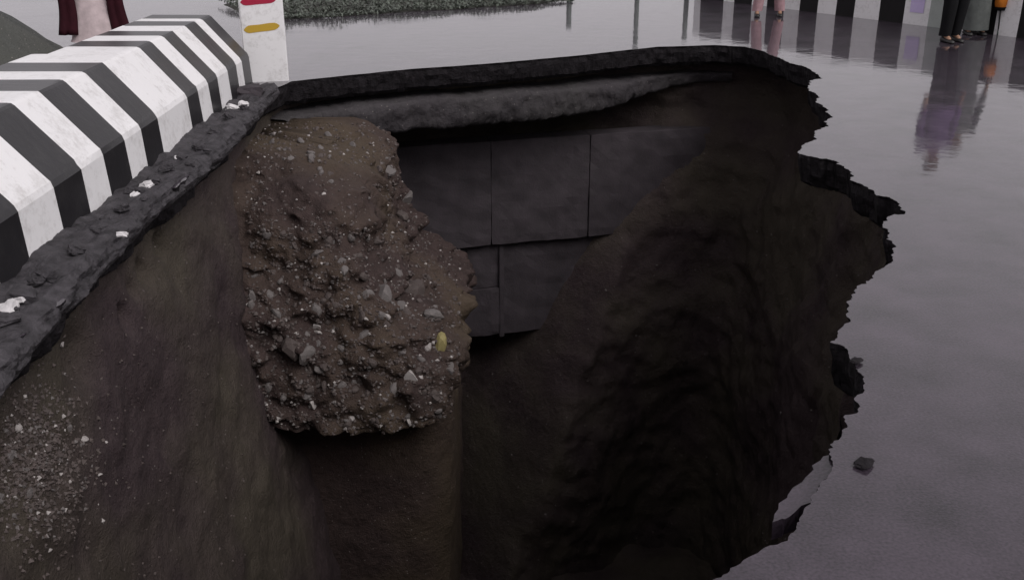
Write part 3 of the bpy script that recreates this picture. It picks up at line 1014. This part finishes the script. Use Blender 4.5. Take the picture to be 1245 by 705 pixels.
def person(loc, rz, h, label, feet=((-.10, 0), (.10, 0)), legs=None, top=None, skirt=None, tunic=None, hand_r=None, scarf=None, hair_long=False):
    s = h / 1.70
    root = empty('person', loc, rz)
    tag(root, label, 'person', 'people standing on the road')
    fl, fr = Vector((feet[0][0], feet[0][1], .07)), Vector((feet[1][0], feet[1][1], .07))
    hipL, hipR = Vector((-.095, 0, .90)), Vector((.095, 0, .90))
    kneeL, kneeR = fl.lerp(hipL, .50) + Vector((0, -.02, 0)), fr.lerp(hipR, .50) + Vector((0, -.02, 0))
    hL = Vector((-.27, -.05, .80)); hR = Vector(hand_r) if hand_r else Vector((.27, -.05, .80))
    shL, shR = Vector((-.185, .01, 1.40)), Vector((.185, .01, 1.40))
    elL = shL.lerp(hL, .52) + Vector((-.03, .03, 0)); elR = shR.lerp(hR, .52) + Vector((.03, .03, 0))
    V, E, R = [], [], []
    def add(p, r, par=None):
        V.append(Vector(p) * s); R.append((r[0] * s, r[1] * s) if isinstance(r, tuple) else (r * s, r * s))
        if par is not None: E.append((par, len(V) - 1))
        return len(V) - 1
    pel = add((0, 0, .95), (.15, .11))
    wst = add((0, 0, 1.10), (.13, .095), pel)
    chs = add((0, 0, 1.28), (.155, .11), wst)
    nb = add((0, .01, 1.43), (.075, .07), chs)
    nk = add((0, .005, 1.49), .052, nb)
    jaw = add((0, -.015, 1.555), (.062, .075), nk)
    hd = add((0, -.005, 1.63), (.076, .092), jaw)
    add((0, 0, 1.685), (.055, .07), hd)
    add((0, -.105, 1.585), .012, hd)              # nose
    add((-.082, .005, 1.60), .016, hd); add((.082, .005, 1.60), .016, hd)   # ears
    for hip, kn, ft in ((hipL, kneeL, fl), (hipR, kneeR, fr)):
        a = add(hip, .085, pel); b = add(hip.lerp(kn, .5), .075, a); c = add(kn, .052, b)
        d = add(kn.lerp(ft, .35), .052, c); e = add(ft + Vector((0, .02, .02)), .034, d)
        add(ft + Vector((0, -.10, -.035)), .030, e)
    for sh, el, ha, sg in ((shL, elL, hL, -1), (shR, elR, hR, 1)):
        a = add(sh, .052, nb); b = add(el, .038, a); c = add(ha, .026, b)
        dirn = (ha - el).normalized()
        side = Vector((0, 1, 0)).cross(dirn).normalized()
        fwd = side.cross(dirn).normalized()
        palm = add(ha + dirn * .055, (.020, .034), c)
        for q, (off, ln) in enumerate([(-.030, .062), (-.010, .075), (.010, .070), (.030, .055)]):
            base = ha + dirn * .085 + fwd * off
            k1_ = add(base, .0095, palm)
            k2_ = add(base + dirn * ln * .5 - side * sg * .006, .0085, k1_)
            add(base + dirn * ln * .85 - side * sg * .026, .0075, k2_)
        tb = add(ha + dirn * .035 - fwd * .038, .011, palm)
        add(ha + dirn * .075 - fwd * .055 - side * sg * .01, .009, tb)
    me = bpy.data.meshes.new('body')
    me.from_pydata([tuple(v) for v in V], E, [])
    body = bpy.data.objects.new('body', me)
    C.objects.link(body); body.parent = root
    me.materials.append(M_skin)
    sk = body.modifiers.new('skin', 'SKIN')
    sk.use_smooth_shade = True
    if not me.skin_vertices: me.skin_vertices.new()
    for k, sv in enumerate(me.skin_vertices[0].data):
        sv.radius = R[k]; sv.use_root = (k == 0)
    ss_ = body.modifiers.new('subdivision', 'SUBSURF'); ss_.levels = 1; ss_.render_levels = 2
    def SC(p): return (p[0] * s, p[1] * s, p[2] * s)
    # hair, eyes
    bm = bmesh.new(); bmesh.ops.create_uvsphere(bm, u_segments=20, v_segments=12, radius=1)
    dele = [q for q in bm.verts if q.co.z < -0.15 and q.co.y < 0.25 or q.co.z < -.75]
    bmesh.ops.delete(bm, geom=dele, context='VERTS')
    for q in bm.verts:
        lowb = (-q.co.z) * (.16 if hair_long else .02) if q.co.z < 0 else 0
        q.co = Vector((q.co.x * .094, q.co.y * .112 + .012, 1.635 + q.co.z * .088 - lowb)) * s * 1.0
        q.co += q.co.normalized() * .004 * noise.noise(q.co * 60)
    from_bm('hair', bm, M_hair, root, True)
    for sg in (-1, 1):
        bm = bmesh.new(); bmesh.ops.create_uvsphere(bm, u_segments=8, v_segments=6, radius=.012 * s)
        bmesh.ops.translate(bm, vec=Vector((sg * .032, -.088, 1.615)) * s, verts=bm.verts)
        from_bm('eye', bm, M_eye, root, True)
    # shoes
    for ft in (fl, fr):
        rings = []
        v, f = [], []
        prof = [(.075, .018, .03), (.06, .036, .055), (.02, .040, .062), (-.04, .042, .05), (-.10, .046, .036), (-.15, .038, .03), (-.175, .018, .02)]
        for y_, rx, hz in prof:
            for k in range(12):
                a = 2 * math.pi * k / 12
                v.append(((ft.x + math.cos(a) * rx) * s, (ft.y + y_) * s, max(0.002, (hz * .55 + math.sin(a) * hz * .75)) * s))
        for j in range(len(prof) - 1):
            for k in range(12):
                a, b = j * 12 + k, j * 12 + (k + 1) % 12
                f.append((a, b, b + 12, a + 12))
        f.append(tuple(range(12))[::-1]); f.append(tuple(range(12 * (len(prof) - 1), 12 * len(prof))))
        obj('shoe', v, f, M_shoe, root, smooth=True)
    def ring(p, rx, ry): return (SC(p), rx * s, ry * s)
    def limb(a, b, c, r0, r1, r2):
        out = []
        for k in range(9):
            t = k / 8
            out.append(ring(a.lerp(b, t), r0 + (r1 - r0) * t, r0 + (r1 - r0) * t))
        for k in range(1, 9):
            t = k / 8
            out.append(ring(b.lerp(c, t), r1 + (r2 - r1) * t, r1 + (r2 - r1) * t))
        return out
    if legs:
        parts = []
        for hip, kn, ft in ((hipL, kneeL, fl), (hipR, kneeR, fr)):
            parts.append(loft('x', limb(hip + Vector((0, 0, .02)), kn, ft + Vector((0, .02, .01)), .115, .085, .078), legs, root, 18, fold=.12, seed=hip.x))
        parts.append(loft('x', [ring((0, 0, .84), .14, .11), ring((0, 0, .92), .195, .135), ring((0, 0, 1.04), .175, .125)], legs, root, 24, fold=.05))
        join_parts('trousers', parts, legs, root)
    if skirt:
        mat, z0, r0 = skirt
        rg = []
        for k in range(14):
            t = k / 13
            z = 1.04 + (z0 - 1.04) * t
            rg.append(ring((0, 0, z), .165 + (r0 - .165) * t ** .8, .125 + (r0 * .8 - .125) * t ** .8))
        v, f = loft('x', rg, mat, root, 40, fold=.12, seed=2)
        obj('skirt', v, f, mat, root, smooth=True)
    if top:
        mat, z0 = top
        rg = [ring((0, .01, 1.475), .065, .06), ring((0, .01, 1.45), .12, .085), ring((0, .01, 1.42), .185, .105), ring((0, 0, 1.34), .195, .125), ring((0, 0, 1.22), .185, .13), ring((0, 0, 1.08), .17, .13)]
        zz = 1.0
        k = 0
        while zz > z0:
            rg.append(ring((0, 0, zz), .195 + .014 * k, .15 + .011 * k)); zz -= .08; k += 1
        rg.append(ring((0, 0, z0), .195 + .014 * k, .15 + .011 * k))
        parts = [loft('x', rg, mat, root, 30, fold=.08, seed=4)]
        for sh, el, ha in ((shL, elL, hL), (shR, elR, hR)):
            parts.append(loft('x', limb(sh + Vector((0, 0, .03)), el, ha.lerp(el, .15), .072, .056, .045), mat, root, 14, fold=.1, seed=6))
        join_parts('top', parts, mat, root)
    if scarf:
        for sg in (-1, 1):
            v, f = [], []
            n = 16
            for k in range(n + 1):
                t = k / n
                z = 1.50 + (.50 - 1.50) * t
                x = sg * (.07 + .19 * min(1, t * 1.6) + .02 * math.sin(t * 7))
                y = -.02 - .17 * min(1, t * 2.5) + .015 * math.sin(t * 9)
                wd = .045 + .05 * t
                for q in range(7):
                    a = (q / 6 - .5) * 2
                    v.append(SC((x + a * wd, y + .02 * math.cos(a * 7), z)))
            for k in range(n):
                for q in range(6):
                    a = k * 7 + q
                    f.append((a, a + 1, a + 8, a + 7))
            o = obj('scarf_end', v, f, scarf, root, smooth=True)
            so = o.modifiers.new('thickness', 'SOLIDIFY'); so.thickness = .012
    return root

# black trousers, purple top: in front of the far barrier
p1 = G(1155, 51)
person((p1.x, p1.y, 0), math.radians(15), 1.66, 'person in black trousers and dark purple top standing on the wet road', feet=((-.095, -.02), (.085, .03)), legs=M_blackcl, top=(M_purple, .84))
# grey skirt, holding a bag and a stick
p2 = G(1183, 42)
P2 = person((p2.x, p2.y, 0), 0, 1.58, 'person in long grey skirt holding an orange bag and a thin stick', skirt=(M_greycl, .07, .20), top=(M_greycl, .86), hand_r=(.27, -.10, .78), hair_long=True)
# pink trousers by the barrier
p3 = G(933, 20)
person((p3.x, p3.y, 0), math.radians(-8), 1.62, 'person in pink trousers standing close to the far striped barrier', feet=((-.17, -.03), (.19, .06)), legs=M_pinkcl, top=(M_maroon, .82))
# pale pink tunic behind the near barrier
px4 = Vector((-4.20, 10.6, 0))
person(px4, math.radians(10), 1.60, 'person in pale pink tunic with maroon scarf behind the striped barrier', legs=M_palepink, top=(M_palepink, .42), scarf=M_maroon, hair_long=True)

# bag and stick held by the person in grey
hs_ = 1.58 / 1.70
hand = Vector((p2.x + .27 * hs_ + .01, p2.y - .10 * hs_, .78 * hs_ - .08))
M_orange = cloth('orange_cloth', (0.42, 0.13, 0.015))
bag = empty('cloth_bag', (hand.x, hand.y, hand.z - .33))
tag(bag, 'small orange cloth bag with black base hanging from a hand', 'bag')
rg = [((0, 0, .02 + .20 * k / 9), .062 + .022 * math.sin(k / 9 * 3.0), .045 + .02 * math.sin(k / 9 * 3.0)) for k in range(10)]
v, f = loft('x', rg, M_orange, bag, 20, fold=.15)
f.append(tuple(range(180, 200)))
obj('bag_body', v, f, M_orange, bag, smooth=True)
rg = [((0, 0, .0), .03, .02), ((0, 0, .005), .062, .045), ((0, 0, .05), .082, .058)]
v, f = loft('x', rg, M_blackcl, bag, 20, fold=.05)
f.append(tuple(range(20))[::-1])
obj('bag_base', v, f, M_blackcl, bag, smooth=True)
def tube(pts, r, n=8):
    v, f = [], []
    for k, p in enumerate(pts):
        d = (pts[min(k + 1, len(pts) - 1)] - pts[max(k - 1, 0)]).normalized()
        a = d.orthogonal().normalized(); b = d.cross(a)
        for q in range(n):
            t = 2 * math.pi * q / n
            v.append(p + (a * math.cos(t) + b * math.sin(t)) * r)
    for k in range(len(pts) - 1):
        for q in range(n):
            f.append((k * n + q, k * n + (q + 1) % n, (k + 1) * n + (q + 1) % n, (k + 1) * n + q))
    f.append(tuple(range(n))[::-1]); f.append(tuple((len(pts) - 1) * n + q for q in range(n)))
    return v, f
pts_ = [Vector((.05 * math.cos(a), 0, .21 + .14 * math.sin(a))) for a in [math.pi * k / 12 for k in range(13)]]
v, f = tube(pts_, .007)
obj('handle', v, f, M_blackcl, bag, smooth=True)
tip = G(1213, 43)
stick = empty('walking_stick', (tip.x, tip.y, 0))
tag(stick, 'thin dark walking stick leaning from a hand to the wet road', 'stick')
top_ = hand + Vector((-.02, .0, .10)) - Vector((tip.x, tip.y, 0))
v, f = tube([Vector((0, 0, .012)) .lerp(top_, k / 10) for k in range(11)], .010)
obj('shaft', v, f, M_shoe, stick, smooth=True)
v, f = tube([Vector((0, 0, .0)), Vector((0, 0, .012)).lerp(top_, .05)], .015)
obj('ferrule', v, f, M_post, stick, smooth=True)
d_ = top_.normalized()
v, f = tube([top_ + Vector((-.0, -.045 + .09 * k / 6, .012 * math.sin(k / 6 * 3.14))) for k in range(7)], .013)
obj('grip', v, f, M_shoe, stick, smooth=True)
